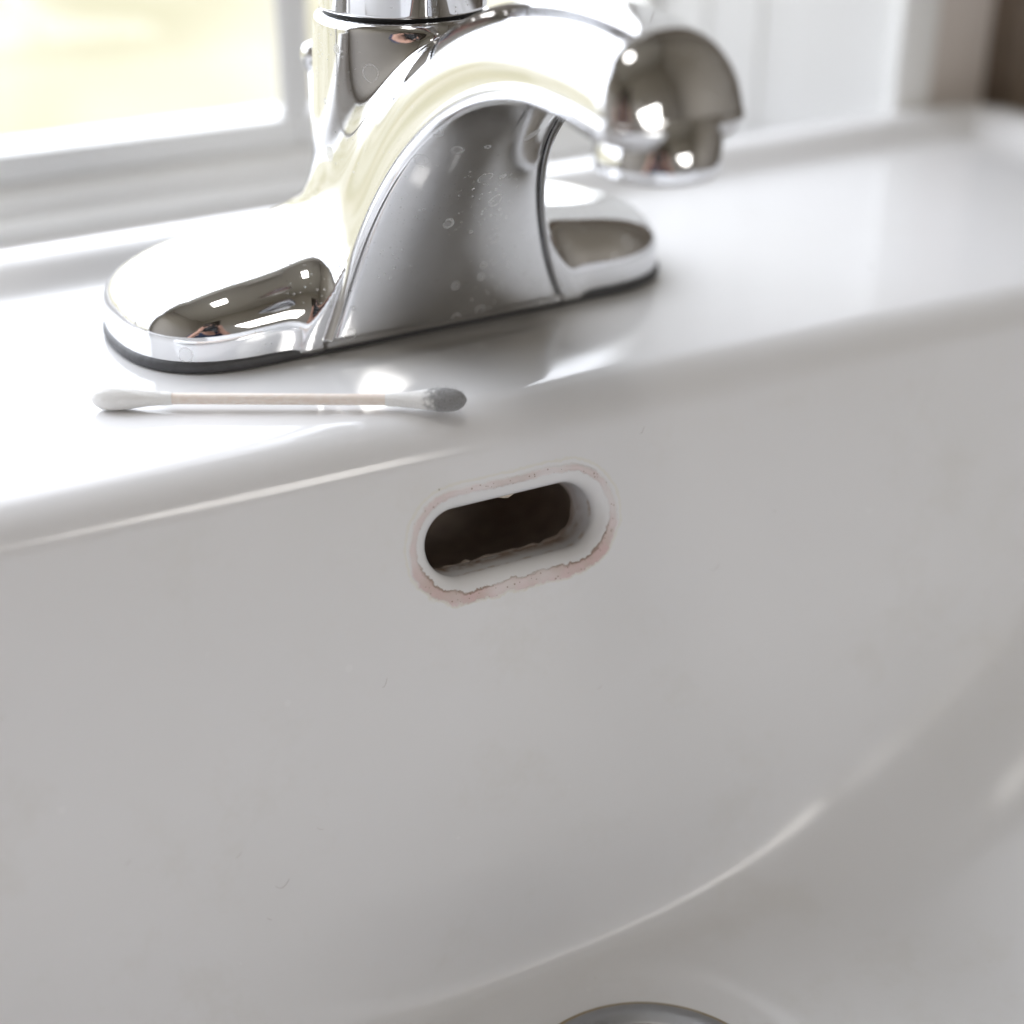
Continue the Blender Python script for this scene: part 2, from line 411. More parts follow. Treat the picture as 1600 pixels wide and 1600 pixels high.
    B_f = np.stack([np.interp(np.arange(n*FINE)/FINE, np.arange(n+1), np.append(B[:, i], B[0, i])) for i in range(3)], -1)
    nf = len(s_f)
    rough1 = np.interp(s_f, np.linspace(s_f[0], s_f[0]+per, 60), np.r_[rng.normal(0, 1, 59), 0])
    rings = []; attr = []; dep = []; low = []
    _, nn = stad(s_f, 0.)
    lowness = sstep(.25, -.75, nn[:, 1])
    def ring(off, depth, wob=0.):
        o, _ = stad(s_f, np.asarray(off)+wob*rough1 if np.ndim(wob) or wob else np.full(nf, off))
        return Wc + o[:, :1]*hx - o[:, 1:]*dn + nrm*depth, np.full(nf, off, float), np.full(nf, depth, float)
    outer, _, _ = ring(6.6, 0.)
    def sdist(P_): return np.hypot(np.maximum(np.abs((P_-Wc)@hx)-A, 0), (P_-Wc)@dn)-RS
    seq = [(B_f, sdist(B_f), np.zeros(nf))]
    for q in (.25, .5, .75):
        Pq = B_f*(1-q)+outer*q; seq.append((Pq, sdist(Pq), np.zeros(nf)))
    for off in np.linspace(6.6, 4.4, 6): seq.append(ring(off, 0.))
    for a in np.linspace(0, math.pi/2, 16)[1:]:            # soft roll into the slot
        seq.append(ring(4.4*(1-math.sin(a)), 3.6*(1-math.cos(a))))
    for dp in np.linspace(3.6, 10.5, 12)[1:]: seq.append(ring(-.25*(dp-3.6)/6.9, dp))
    for i in range(1, len(seq)): pass
    V2 = np.concatenate([q[0] for q in seq]); off = np.concatenate([q[1] for q in seq]); dp = np.concatenate([q[2] for q in seq])
    F2 = grid_faces(len(seq), nf, wrap_v=True)
    ov = mesh_obj('overflow_opening', V2, F2, M_PORC_RING, parent)
    ov['label'] = 'oval overflow slot ringed with pink biofilm in the basin wall'
    for nm, arr in (('ring', off), ('depth', dp), ('low', np.tile(lowness, len(seq)))):
        at = ov.data.attributes.new(nm, 'FLOAT', 'POINT'); at.data.foreach_set('value', arr.astype(np.float32))
    # rough back edge of the throat, then the dark unglazed channel behind it
    cav = []
    jag = np.clip(rough1, -1.5, 1.5)*.28*(lowness+.15)
    for off_, dpt, wv in ((-.25, 10.5, 0), (-.55, 10.85, 1), (1.2, 11.6, 0), (3, 12.6, 0), (4.5, 16, 0), (5, 24, 0), (4.5, 36, 0), (2, 46, 0), (-2, 51, 0), (-6, 52, 0)):
        o_, _ = stad(s_f, np.full(nf, float(off_)) + (jag if wv else 0)); cav.append(Wc + o_[:, :1]*hx - o_[:, 1:]*dn + nrm*dpt)
    cavV = np.concatenate(cav); cf = grid_faces(len(cav), nf, wrap_v=True).tolist(); cf.append(tuple((len(cav)-1)*nf+i for i in range(nf)))
    mesh_obj('overflow_channel', cavV, cf, M_CLAY, parent)
    # chip of glaze hanging on the upper edge of the slot
    cp = []
    for uu_, vv_ in ((-2.2, 7.6), (2.6, 7.65), (1.9, 7.15), (.8, 6.8), (-.2, 6.95), (-1.3, 7.3)):
        cp.append(Wc+uu_*hx-vv_*dn+nrm*3.6); 
    cp += [q+nrm*1.0 for q in cp]
    mesh_obj('glaze_chip', cp, [(0, 1, 2, 3, 4, 5), (11, 10, 9, 8, 7, 6)]+[(i, i+6, (i+1) % 6+6, (i+1) % 6) for i in range(6)],
             simple('chipped_glaze', (.58, .50, .40), .5), parent, smooth=False)
    # height of the floor at the drain
    ii = np.argmin(np.abs(xs-DRAIN[0])); jj = np.argmin(np.abs(V[ii, :, 1]-DRAIN[1])+1e3*(V[ii, :, 2] > -60))
    return V[ii, jj, 2]

sink = empty('sink')
tag(sink, 'white glazed bathroom sink with raised back lip and oval overflow slot', 'sink')
zd = make_sink(sink)
dr = empty('drain'); dr.parent = sink; dr.location = Vector((DRAIN[0], DRAIN[1], zd))*MM
def dl(name, prof, mat):
    o = lathe(name, prof, mat, dr, n=128); return o
dl('putty_ring', [(30.2, -6), (30.2, .9), (29.0, 1.2), (27.0, 1.2), (27.0, -6)], M_RUST)
dl('flange', rounded_profile([(29.1, -4), (29.1, 1.9), (26.5, 2.5), (22.6, 1.4), (22.2, -6)], [1, 2.5, 1]), M_STEEL)
dl('stopper', rounded_profile([(21.4, -5), (21.4, 3.6), (14, 4.6), (.01, 5.2)], [1.6, 8]), M_STEEL)

# a few fibres and crumbs lying on the glaze
def lint():
    V, F = [], []
    hx = np.array([1, SK, 0])/math.hypot(1, SK); dn = np.array([0, -math.sin(DRAFT), -math.cos(DRAFT)]); nn = np.cross(dn, hx); nn = nn if nn[1] < 0 else -nn
    for u, v, ln, ang, crv in ((-62, 82, 3.2, .2, 1.4), (-70, 72, 1.6, .6, .5), (-92, 66, 1.5, .5, .3), (-52, 72, 1.5, -.5, .4), (-33, 45, 2.2, .9, 1.2), (-66, 88, 1.2, -.7, .3),
                               (18, 60, 1.4, .4, .4), (52, 40, 2.4, .3, .9), (-110, 30, 1.8, .1, .5), (36, 4, 1.9, .8, .9), (70, 30, 1.2, -.3, .3)):
        k0 = len(V); 
        for i in range(9):
            t_ = i/8; a = ang+crv*(t_-.5); c_ = P0+hx*(u+ln*(t_-.5)*math.cos(ang))+dn*(v-ln*(t_-.5)*math.sin(ang)-crv*ln*.25*(t_-.5)**2*4)+nn*.07
            for q in range(5): V.append(c_+.034*(math.cos(q*1.2566)*nn+math.sin(q*1.2566)*(dn*math.cos(a)+hx*math.sin(a))))
        for i in range(8):
            for q in range(5): F.append((k0+i*5+q, k0+i*5+(q+1) % 5, k0+i*5+5+(q+1) % 5, k0+i*5+5+q))
    o = mesh_obj('lint', V, F, simple('grey_lint', (.42, .39, .36), .9), sink); o['kind'] = 'stuff'
lint()

# ------------------------------------------------------------------ faucet
BL, BW = 142.6, 52.2                                     # base plate length and depth
COLC, COLR, COLT = -8.0, 20.4, 70.5                      # column centre y, radius, top
# sweep of the spout: underside curve (y, z) with half width w and height h
CT = np.array([(-28, 3, 32.6, 26), (-28.1, 10, 29.6, 26), (-29, 20, 26.4, 25), (-32, 30, 23.6, 24.5), (-38.5, 42, 20.4, 23.5), (-43.5, 48, 18.8, 22.5),
      (-50, 54, 17.5, 21), (-61, 60.5, 16.6, 19), (-73, 65, 16.2, 17.6), (-81, 67, 16, 16.8), (-90, 68, 16, 16.2),
      (-97, 67.8, 16, 15.6), (-102, 67.4, 15.9, 15.2), (-106.5, 67.1, 15.7, 14.8)], float)
tt = np.r_[0, np.cumsum(np.hypot(np.diff(CT[:, 0]), np.diff(CT[:, 1])))]; CLEN = tt[-1]; tt = tt/CLEN
PY, PZ, PW, PH = [np.polynomial.Polynomial.fit(tt, CT[:, i], 6, domain=[0, 1], window=[0, 1]) for i in range(4)]
DY, DZ = PY.deriv(), PZ.deriv(); D2Y, D2Z = DY.deriv(), DZ.deriv()
CUT = 1.1
def frame(t):
    ty, tz = DY(t), DZ(t); l = np.hypot(ty, tz); return ty/l, tz/l
_ts = np.linspace(0, 1, 241); _sy, _sz = PY(_ts), PZ(_ts)
def nearest(y, z):
    sh = y.shape; y = y.ravel(); z = z.ravel(); t = np.empty_like(y)
    for a in range(0, len(y), 60000):
        b = slice(a, a+60000)
        t[b] = _ts[np.argmin((y[b, None]-_sy)**2+(z[b, None]-_sz)**2, 1)]
    for _ in range(5):
        ey, ez = PY(t)-y, PZ(t)-z; dy, dz = DY(t), DZ(t)
        g = ey*dy+ez*dz; H = dy*dy+dz*dz+ey*D2Y(t)+ez*D2Z(t)
        H = np.where(H < .15*(dy*dy+dz*dz), dy*dy+dz*dz, H)
        t = np.clip(t-np.clip(g/H, -.05, .05), 0, 1)
    ty, tz = frame(t)
    ey, ez = y-PY(t), z-PZ(t)
    e = ey*ty+ez*tz; n = -(ey*(-tz)+ez*ty)*-1
    n = ey*(tz)*1.0 + ez*(-ty)                           # normal to the left of travel: back and up
    return t.reshape(sh), n.reshape(sh), e.reshape(sh)
def smin(a, b, k):
    h = np.maximum(k-np.abs(a-b), 0)/k; return np.minimum(a, b)-h*h*h*k/6
def smax(a, b, k): return -smin(-a, -b, k)
def sd_stad(x, y, L, W):
    p = 2.45; return (np.maximum(np.abs(x)-(L-W)/2, 0)**p + np.abs(y)**p + 1e-9)**(1/p) - W/2      # squarish round ends
def faucet_field(x, y, z, tne=None):
    t, n, e = nearest(y, z) if tne is None else tne
    w_, h_ = PW(t)-.3, PH(t); p = 2.35
    r1 = ((np.abs(x)/w_)**p + (np.maximum(n, 0)/h_)**p + 1e-9)**(1/p)
    ep = np.maximum((t-1)*CLEN + np.where(t > .999, e, 0) + .36*np.maximum(n, 0) - 1.5, 0)/8.0
    g = (r1**2.6+ep**2.6)**(1/2.6)
    spout = (g-1)*.85*np.minimum(w_, h_)
    spout = smax(spout, CUT-n, .8)
    # column, a touch wider towards its foot
    rc = COLR + 1.6*np.clip((70-z)/40, 0, 1) + 7.0*np.clip((40-z)/40, 0, 1)**2
    col = np.hypot(x, y-COLC)-rc
    q0 = col+2.; q1 = z-COLT+2.
    col = np.minimum(np.maximum(q0, q1), 0)+np.hypot(np.maximum(q0, 0), np.maximum(q1, 0))-2.
    # feet: long rounded bar
    fd = sd_stad(x, y, BL, BW); rh = 17.; top = 18.4 + .12*np.maximum(60-np.abs(x), 0); rv_ = top-6.8
    q0 = (fd+rh)/rh; q1 = (z-top+rv_)/rv_
    foot = 13.*(np.minimum(np.maximum(q0, q1), 0)+((np.maximum(q0, 0)**2.1+np.maximum(q1, 0)**2.1+1e-9)**(1/2.1))-1.)
    f = smin(col, foot, 20.)
    f = smin(f, spout, 9.0)
    # nothing in front of the underside curve (the cover plate's seat), rounded bottom edge
    f = np.where((z < 70) & (y < -10), smax(f, .9-n, .6), f)
    seat = np.maximum(n-CUT, np.abs(x)-(w_-.7))
    f = np.where((z < 70) & (y < -10), np.maximum(f, -seat), f)
    return smax(f, 1.4-z, .4)

def surface_nets(lo, hi, h):
    xs = np.arange(lo[0], hi[0]+h, h); ys = np.arange(lo[1], hi[1]+h, h); zs = np.arange(lo[2], hi[2]+h, h)
    YY, ZZ = np.meshgrid(ys, zs, indexing='ij'); tne = nearest(YY, ZZ)
    Fv = np.empty((len(xs), len(ys), len(zs)), np.float32)
    for i, x in enumerate(xs): Fv[i] = faucet_field(np.full(YY.shape, x), YY, ZZ, tne)
    s = Fv < 0
    cnt = np.zeros(tuple(d-1 for d in Fv.shape), np.int8)
    for a in (0, 1):
        for b in (0, 1):
            for c in (0, 1):
                cnt += s[a:a+cnt.shape[0], b:b+cnt.shape[1], c:c+cnt.shape[2]]
    act = (cnt > 0) & (cnt < 8)
    idx = -np.ones(cnt.shape, np.int64); I = np.argwhere(act); idx[act] = np.arange(len(I))
    acc = np.zeros((len(I), 3)); num = np.zeros(len(I))
    cor = [(a, b, c) for a in (0, 1) for b in (0, 1) for c in (0, 1)]
    for c1 in cor:
        for ax in range(3):
            if c1[ax]: continue
            c2 = list(c1); c2[ax] = 1
            f1 = Fv[I[:, 0]+c1[0], I[:, 1]+c1[1], I[:, 2]+c1[2]].astype(float); f2 = Fv[I[:, 0]+c2[0], I[:, 1]+c2[1], I[:, 2]+c2[2]].astype(float)
            m = (f1 < 0) != (f2 < 0); t = np.where(m, f1/np.where(m, f1-f2, 1), 0)
            p = np.tile(np.array(c1, float), (len(I), 1)); p[:, ax] += t
            acc += p*m[:, None]; num += m
    P = np.array(lo)+(I+acc/num[:, None])*h
    faces = []
    for ax in range(3):
        a2, a3 = (ax+1) % 3, (ax+2) % 3
        sl1 = [slice(None)]*3; sl2 = [slice(None)]*3; sl1[ax] = slice(0, -1); sl2[ax] = slice(1, None)
        d = s[tuple(sl1)].astype(np.int8)-s[tuple(sl2)].astype(np.int8)
        E = np.argwhere(d != 0); sg = d[tuple(E.T)]
        ok = (E[:, a2] > 0) & (E[:, a3] > 0) & (E[:, a2] < cnt.shape[a2]) & (E[:, a3] < cnt.shape[a3]); E = E[ok]; sg = sg[ok]
        q = []
        for o2, o3 in ((-1, -1), (0, -1), (0, 0), (-1, 0)):
            K = E.copy(); K[:, a2] += o2; K[:, a3] += o3; q.append(idx[tuple(K.T)])
        Q = np.stack(q, -1); Q[sg < 0] = Q[sg < 0][:, ::-1]; faces.append(Q)
    return P, np.concatenate(faces)
def grad(P, e=.02):
    g = np.empty_like(P)
    for i in range(3):
        d = np.zeros(3); d[i] = e
        A, B = P+d, P-d
        g[:, i] = (faucet_field(A[:, 0], A[:, 1], A[:, 2])-faucet_field(B[:, 0], B[:, 1], B[:, 2]))/(2*e)
    return g

faucet = empty('faucet', (2.0, 0, 0))
tag(faucet, 'chrome single handle faucet with arched spout on the sink deck', 'faucet')
P, F = surface_nets((-76, -123.5, .2), (76, 29.5, 87), .8)
for _ in range(4):
    g = grad(P); f = faucet_field(P[:, 0], P[:, 1], P[:, 2]); g2 = np.maximum((g*g).sum(1), .05)
    stp = f/g2; stp = np.clip(stp, -.5, .5); P = P-g*stp[:, None]
g = grad(P); nrm = g/np.maximum(np.linalg.norm(g, axis=1), 1e-6)[:, None]
body = mesh_obj('body', P, F, M_CHROME, faucet, normals=nrm)

def sweep_pt(t, x, n):
    ty, tz = frame(t); return np.stack([x, PY(t)+n*tz, PZ(t)-n*ty], -1)
# rim: bright edge that runs up one side of the arch, round the tip and down the other side
def make_rim():
    path = []                                            # centre line (t, x, e) then offsets in the plane of the underside
    tv = np.linspace(0.004, 1, 150)
    hw = .95
    L_ = [(t, -(PW(t)-hw), 0., -1., 0.) for t in tv]
    a = np.linspace(-math.pi/2, math.pi/2, 42)[1:-1]
    w1 = PW(1.)-hw; l1 = 9.9-hw
    tip = []
    for q in a:
        sx, ce = np.sign(np.sin(q))*abs(np.sin(q))**(2/2.9), abs(np.cos(q))**(2/2.9)
        nx_, ne_ = np.sin(q)/w1, np.cos(q)/l1; ln = math.hypot(nx_, ne_)
        tip.append((1., w1*sx, l1*ce, nx_/ln, ne_/ln))
    R_ = [(t, (PW(t)-hw), 0., 1., 0.) for t in tv[::-1]]
    path = L_+tip+R_
    prof = []                                            # (across, n): rounded bar
    for ang in np.linspace(0, 2*np.pi, 20, endpoint=False):
        c_, s_ = np.cos(ang), np.sin(ang)
        n__ = .6+np.sign(s_)*abs(s_)**.75*1.75; prof.append((np.sign(c_)*abs(c_)**.75*hw, n__))
    V = []
    for t, x, e, nx_, ne_ in path:
        ty, tz = frame(t); kf = float(sstep(.80, 1., t))
        for ac, n_ in prof:
            ac = ac - max(0, 1.3-n_)*(.28+.12*kf)*(1 if (kf > .01 or ac > 0) else 0)
            n_ = n_ - kf*(.75 + .55*(2.35-n_)/3.5*2)
            xx = x+nx_*ac; ee = e+ne_*ac
            V.append((xx, PY(t)+ee*ty+n_*tz, PZ(t)+ee*tz-n_*ty))
    Fr = grid_faces(len(path), len(prof), wrap_v=True).tolist()
    Fr += [tuple(range(len(prof)))[::-1], tuple((len(path)-1)*len(prof)+i for i in range(len(prof)))]
    o = mesh_obj('spout_rim', V, Fr, M_CHROME2, faucet)
    bm = bmesh.new(); bm.from_mesh(o.data); bmesh.ops.recalc_face_normals(bm, faces=bm.faces[:]); bm.to_mesh(o.data); bm.free()
make_rim()
# cover plate under the spout, set between the two rims with a hairline gap
def make_panel():
    tv = np.linspace(0.004, .80, 110); nu = 41
    V = []
    for t in tv:
        w_ = PW(t)-1.9-.16
        x = np.linspace(-1, 1, nu); n_ = .12+.35*np.clip((np.abs(x)*w_-(w_-.35))/.35, 0, 1)**2.2
        V.append(sweep_pt(np.full(nu, t), x*w_, n_-(.6+4.4*math.sin(math.pi*min(t/.8, 1))**1.0)*(1-x*x)))
    V = np.concatenate(V)
    o = mesh_obj('cover_plate', V, grid_faces(len(tv), nu), M_PANEL, faucet)
    o['label'] = 'curved chrome cover plate with dried water spots'
    md = o.modifiers.new('thickness', 'SOLIDIFY'); md.thickness = .0006; md.offset = 0
make_panel()
# dark gasket under the base
def stadium(L, W, n=64):
    R = W/2; h = L/2-R; a = np.linspace(-np.pi/2, np.pi/2, n); q = 2/2.45
    c = np.abs(np.cos(a))**q; s_ = np.sign(np.sin(a))*np.abs(np.sin(a))**q
    return np.concatenate([np.stack([h+R*c, R*s_], -1), np.stack([-h-R*c, -R*s_], -1)])
rings = []
for dl_, z in ((-.6, .02), (.5, .4), (.7, 1.2), (.6, 2.3), (.2, 2.8), (-1.5, 2.9)):
    s_ = stadium(BL+2*dl_, BW+2*dl_); rings.append(np.c_[s_, np.full(len(s_), z)])
ns = len(rings[0])
gf = grid_faces(len(rings), ns, wrap_v=True).tolist(); gf += [tuple(range(ns))[::-1], tuple((len(rings)-1)*ns+i for i in range(ns))]
gk = mesh_obj('gasket', np.concatenate(rings), gf, M_GASKET, faucet)
bm = bmesh.new(); bm.from_mesh(gk.data); bmesh.ops.recalc_face_normals(bm, faces=bm.faces[:]); bm.to_mesh(gk.data); bm.free()
# aerator
AY = -106.2
aer = lathe('aerator', rounded_profile([(11.5, 68), (11.5, 57.2), (10.4, 56.6), (9.4, 56.8), (9.2, 59.5)], [.8, .5, .4]), M_CHROME2, faucet, (0, AY))
lathe('aerator_screen', [(9.1, 60.4), (5, 60.0), (.01, 59.8)], M_GASKET, faucet, (0, AY), 48)
# handle hub and lever
lathe('seam_neck', [(17.9, 69.5), (17.9, 73)], M_SEAMGAP, faucet, (0, COLC))  # black neck in the gap between column and hub
hub = lathe('handle_hub', rounded_profile([(16, 71.2), (18.9, 71.2), (19.8, 90), (17, 101), (.01, 105)], [.9, 12, 12], 10), M_CHROME, faucet, (0, COLC), 128)
def tube(name, pts, rad, mat, parent, n=32, flat=1.0):
    pts = np.array(pts, float); V = []
    for i, p in enumerate(pts):
        d = pts[min(i+1, len(pts)-1)]-pts[max(i-1, 0)]; d /= np.linalg.norm(d)
        a = np.cross(d, (0, 0, 1.)); a = a/np.linalg.norm(a) if np.linalg.norm(a) > 1e-3 else np.array([1., 0, 0]); b = np.cross(a, d)
        for q in np.linspace(0, 2*np.pi, n, endpoint=False): V.append(p+rad[i]*(np.cos(q)*a+flat*np.sin(q)*b))
    Fq = grid_faces(len(pts), n, wrap_v=True).tolist(); Fq += [tuple(range(n)), tuple((len(pts)-1)*n+i for i in range(n))[::-1]]
    o = mesh_obj(name, V, Fq, mat, parent)
    bm = bmesh.new(); bm.from_mesh(o.data); bmesh.ops.recalc_face_normals(bm, faces=bm.faces[:]); bm.to_mesh(o.data); bm.free()
    return o
tube('handle_lever', [(0, COLC-8, 97), (0, COLC-20, 106), (0, COLC-40, 117), (0, COLC-60, 126), (0, COLC-76, 132), (0, COLC-82, 134)],
     [11, 11, 10, 10.5, 10, 5], M_CHROME, faucet, 32, .5)
# lift rod behind the column, only its knob shows
tube('lift_rod', [(-8.5, 22, 18), (-8.5, 22, 52)], [1.6, 1.6], M_CHROME2, faucet, 16)
lathe('lift_knob', rounded_profile([(.01, 51.5), (2.6, 52.5), (3.6, 56), (3.0, 58.5), (.01, 59.5)], [2, 3, 2]), M_CHROME2, faucet, (-8.5, 22), 40)

# ------------------------------------------------------------------ cotton swab
sw = empty('cotton_swab')
tag(sw, 'used cotton swab with one soiled grey end lying on the sink deck', 'cotton swab')
A_ = np.array([-84.7, -29.9, 2.55]); B_ = np.array([-17.5, -70.1, 2.45])
ax = (B_-A_); SL = np.linalg.norm(ax); ax /= SL
m_stick, nt, b = new_mat('paper_stick'); co = objco(nt)
mp = nt.nodes.new('ShaderNodeMapping'); mp.inputs['Rotation'].default_value = (0, 0, math.atan2(-ax[1], ax[0])); mp.inputs['Scale'].default_value = (.05, 1, 1)
nt.links.new(co, mp.inputs[0])
nt.links.new(mixc(nt, ramp(nt, noise(nt, mp.outputs[0], 1500, 3), .3, .7), (.84, .77, .71), (.79, .69, .62)), b.inputs['Base Color']); b.inputs['Roughness'].default_value = .55
b.inputs['Subsurface Weight'].default_value = .15; b.inputs['Subsurface Radius'].default_value = (.002, .0015, .001)
tube('stick', [A_+ax*q for q in np.linspace(7, SL-7, 12)], [1.2]*12, m_stick, sw, 24)
def cotton_mat(name, dirty):
    m, nt, b = new_mat(name); co = objco(nt)
    base = (.86, .855, .84)
    if dirty:
        at = nt.nodes.new('ShaderNodeAttribute'); at.attribute_name = 'along'
        x = math_(nt, 'ADD', at.outputs['Fac'], math_(nt, 'MULTIPLY', math_(nt, 'SUBTRACT', noise(nt, co, 600, 5, .75), .5), .5))
        c = mixc(nt, ramp(nt, x, .42, .66), base, (.27, .27, .27))
        c = mixc(nt, math_(nt, 'MULTIPLY', ramp(nt, noise(nt, co, 2600, 2), .5, .75), ramp(nt, x, .5, .7)), c, (.17, .165, .16))
        nt.links.new(c, b.inputs['Base Color'])
    else:
        b.inputs['Base Color'].default_value = (*base, 1)
    b.inputs['Roughness'].default_value = .9; b.inputs['Subsurface Weight'].default_value = .2
    b.inputs['Subsurface Radius'].default_value = (.002, .002, .002); b.inputs['Sheen Weight'].default_value = .3
    bump(nt, b, noise(nt, co, 2600, 4, .7), .5, .0004)
    return m
def cotton(name, end, inward, mat, label=None):
    e1 = inward/np.linalg.norm(inward); a = np.cross(e1, (0, 0, 1.)); a /= np.linalg.norm(a); b_ = np.cross(a, e1)
    nu, nv = 90, 64; V = []; al = []; LEN = 17.0
    u = np.linspace(0, 1, nu)
    rad = np.interp(u, [0, .015, .04, .09, .16, .26, .36, .50, .66, .82, .95, 1], [0.02, .75, 1.35, 1.95, 2.35, 2.5, 2.45, 2.15, 1.75, 1.5, 1.38, 1.28])
    k = np.hanning(7); k /= k.sum(); rs = np.convolve(np.pad(rad, 3, 'edge'), k, 'valid'); rs[:2] = rad[:2]
    ph = rng.uniform(0, 6.28, 12)
    for i in range(nu):
        for j in range(nv):
            q = 2*np.pi*j/nv
            wv = 1+.018*np.sin(3*q+ph[0]+6*u[i])+.014*np.sin(9*q+14*u[i]+ph[1])+.010*np.sin(17*q-31*u[i]+ph[2])+rng.normal(0, .008)
            V.append(end+e1*LEN*u[i]+rs[i]*wv*(np.cos(q)*a+np.sin(q)*b_)); al.append(1-u[i])
    o = mesh_obj(name, V, grid_faces(nu, nv, wrap_v=True), mat, sw)
    bm = bmesh.new(); bm.from_mesh(o.data); bmesh.ops.recalc_face_normals(bm, faces=bm.faces[:]); bm.to_mesh(o.data); bm.free()
    at = o.data.attributes.new('along', 'FLOAT', 'POINT'); at.data.foreach_set('value', np.array(al, np.float32))
    if label: o['label'] = label
    # loose fibres
    FV, FF, fa = [], [], []
    for _ in range(1000):
        i = rng.integers(2, nu-8); j = rng.integers(0, nv); q = 2*np.pi*j/nv
        d = np.cos(q)*a+np.sin(q)*b_; p = end+e1*LEN*u[i]+rs[i]*d
        dirn = d*.45+rng.normal(0, .5, 3)-e1*(.5 if u[i] < .1 else 0); dirn /= np.linalg.norm(dirn)
        ln = rng.uniform(.25, .95); wd = np.cross(dirn, rng.normal(0, 1, 3)); wd = wd/np.linalg.norm(wd)*.014
        bend = rng.normal(0, .12, 3); k0 = len(FV)
        for s_ in (0, .5, 1):
            c_ = p+dirn*ln*s_+bend*s_*s_; FV += [c_-wd*(1-.6*s_), c_+wd*(1-.6*s_)]; fa += [1-u[i]]*2
        FF += [(k0, k0+1, k0+3, k0+2), (k0+2, k0+3, k0+5, k0+4)]
    fo = mesh_obj('cotton_fibres', FV, FF, mat, o); fo['kind'] = 'stuff'
    at = fo.data.attributes.new('along', 'FLOAT', 'POINT'); at.data.foreach_set('value', np.array(fa, np.float32))
cotton('cotton_tip', A_, ax, cotton_mat('clean_cotton', False))
cotton('cotton_tip', B_, -ax, cotton_mat('soiled_cotton', True), 'cotton tip soiled grey')

# ------------------------------------------------------------------ window and back wall
win = empty('window', (WX0, WY, WZ0))
tag(win, 'white sash window glowing with daylight behind the sink', 'window')
win.location = (0, 0, 0)
FY0, FY1 = WY, WY+45
m_glass, nt, b = new_mat('window_glass')
tr = nt.nodes.new('ShaderNodeBsdfTransparent'); tr.inputs[0].default_value = (.97, .98, .97, 1)
gl = nt.nodes.new('ShaderNodeBsdfGlossy'); gl.inputs['Roughness'].default_value = .02
ge = nt.nodes.new('ShaderNodeNewGeometry'); vd = nt.nodes.new('ShaderNodeVectorMath'); vd.operation = 'DOT_PRODUCT'
nt.links.new(ge.outputs['Normal'], vd.inputs[0]); nt.links.new(ge.outputs['Incoming'], vd.inputs[1])
f5 = math_(nt, 'POWER', math_(nt, 'SUBTRACT', 1., math_(nt, 'ABSOLUTE', vd.outputs['Value'])), 5.)
fre = math_(nt, 'ADD', .035, math_(nt, 'MULTIPLY', f5, .965))                    # same from either side of the pane
ms = nt.nodes.new('ShaderNodeMixShader'); nt.links.new(fre, ms.inputs[0]); nt.links.new(tr.outputs[0], ms.inputs[1]); nt.links.new(gl.outputs[0], ms.inputs[2])
nt.links.new(ms.outputs[0], nt.nodes['Material Output'].inputs[0])
def sash(x0, x1, z0, z1, st0, st1):
    """one sash: bottom rail, top rail, two stiles, pane"""
    box('sash_rail', (x0, FY0+1, z0), (x1, FY0+8, z0+9.8), M_WPAINT, win, 1.0)
    box('sash_rail', (x0, FY0+1, z1-20), (x1, FY0+8, z1), M_WPAINT, win, 1.0)
    box('sash_stile', (x0, FY0+1.3, z0+9.9), (x0+st0, FY0+5, z1-20.1), M_WPAINT, win, .8)
    box('sash_stile', (x1-st1, FY0+1.3, z0+9.9), (x1, FY0+5, z1-20.1), M_WPAINT, win, .8)
    box('glass_pane', (x0+st0, FY0+2.2, z0+9.8), (x1-st1, FY0+4, z1-20), m_glass, win)
sash(WX0, 51.6, -5, WZ1, 8, 6)
sash(52, WX1, -5, WZ1, 5.2, 5)
box('sash_bar', (WX0, FY0+1.6, 525), (51, FY0+7, 553), M_WPAINT, win, .8)
box('sash_bar', (52.5, FY0+1.6, 525), (WX1, FY0+7, 553), M_WPAINT, win, .8)
box('sash_bar', (-345, FY0+1.8, 5), (-321, FY0+6.8, WZ1-20), M_WPAINT, win, .8)
box('outer_sill', (WX0, FY0+8.3, -12), (WX1, FY0+26, 3.2), M_WPAINT, win, 1.5)
# stool, apron mouldings below the sash
def xprism(name, prof, x0, x1, mat, parent):
    n = len(prof); V = [(x0, y, z) for y, z in prof]+[(x1, y, z) for y, z in prof]
    o = mesh_obj(name, V, [tuple(range(n)), tuple(range(n, 2*n))]+[(i, (i+1) % n, (i+1) % n+n, i+n) for i in range(n)], mat, parent, smooth=False)
    bm = bmesh.new(); bm.from_mesh(o.data); bmesh.ops.recalc_face_normals(bm, faces=bm.faces[:]); bm.to_mesh(o.data); bm.free(); return o
xprism('window_stool', [(WY+16, -5.3), (WY+.5, -5.3), (WY-5, -10.2), (WY-5, -11.6), (WY+16, -11.6)], WX0-40, WX1+2.5, M_GPAINT, win)
xprism('apron_moulding', [(WY+16, -11.9), (WY-4, -11.9), (WY-10, -16.8), (WY-10, -18.2), (WY+16, -18.2)], WX0-30, WX1+3.5, M_GPAINT, win)
xprism('apron_board', [(WY+16, -18.5), (WY-8.5, -18.5), (WY-14, -23.5), (WY-14, -60), (WY+16, -60)], WX0-30, WX1+5, M_GPAINT, win)
box('head_casing', (WX0-40, WY-3, WZ1+.3), (WX1-.3, WY+24, WZ1+60), M_WPAINT, win, 2)
box('casing', (WX0-60, WY-3, -60), (WX0-.3, WY+24, WZ1+60), M_WPAINT, win, 2)

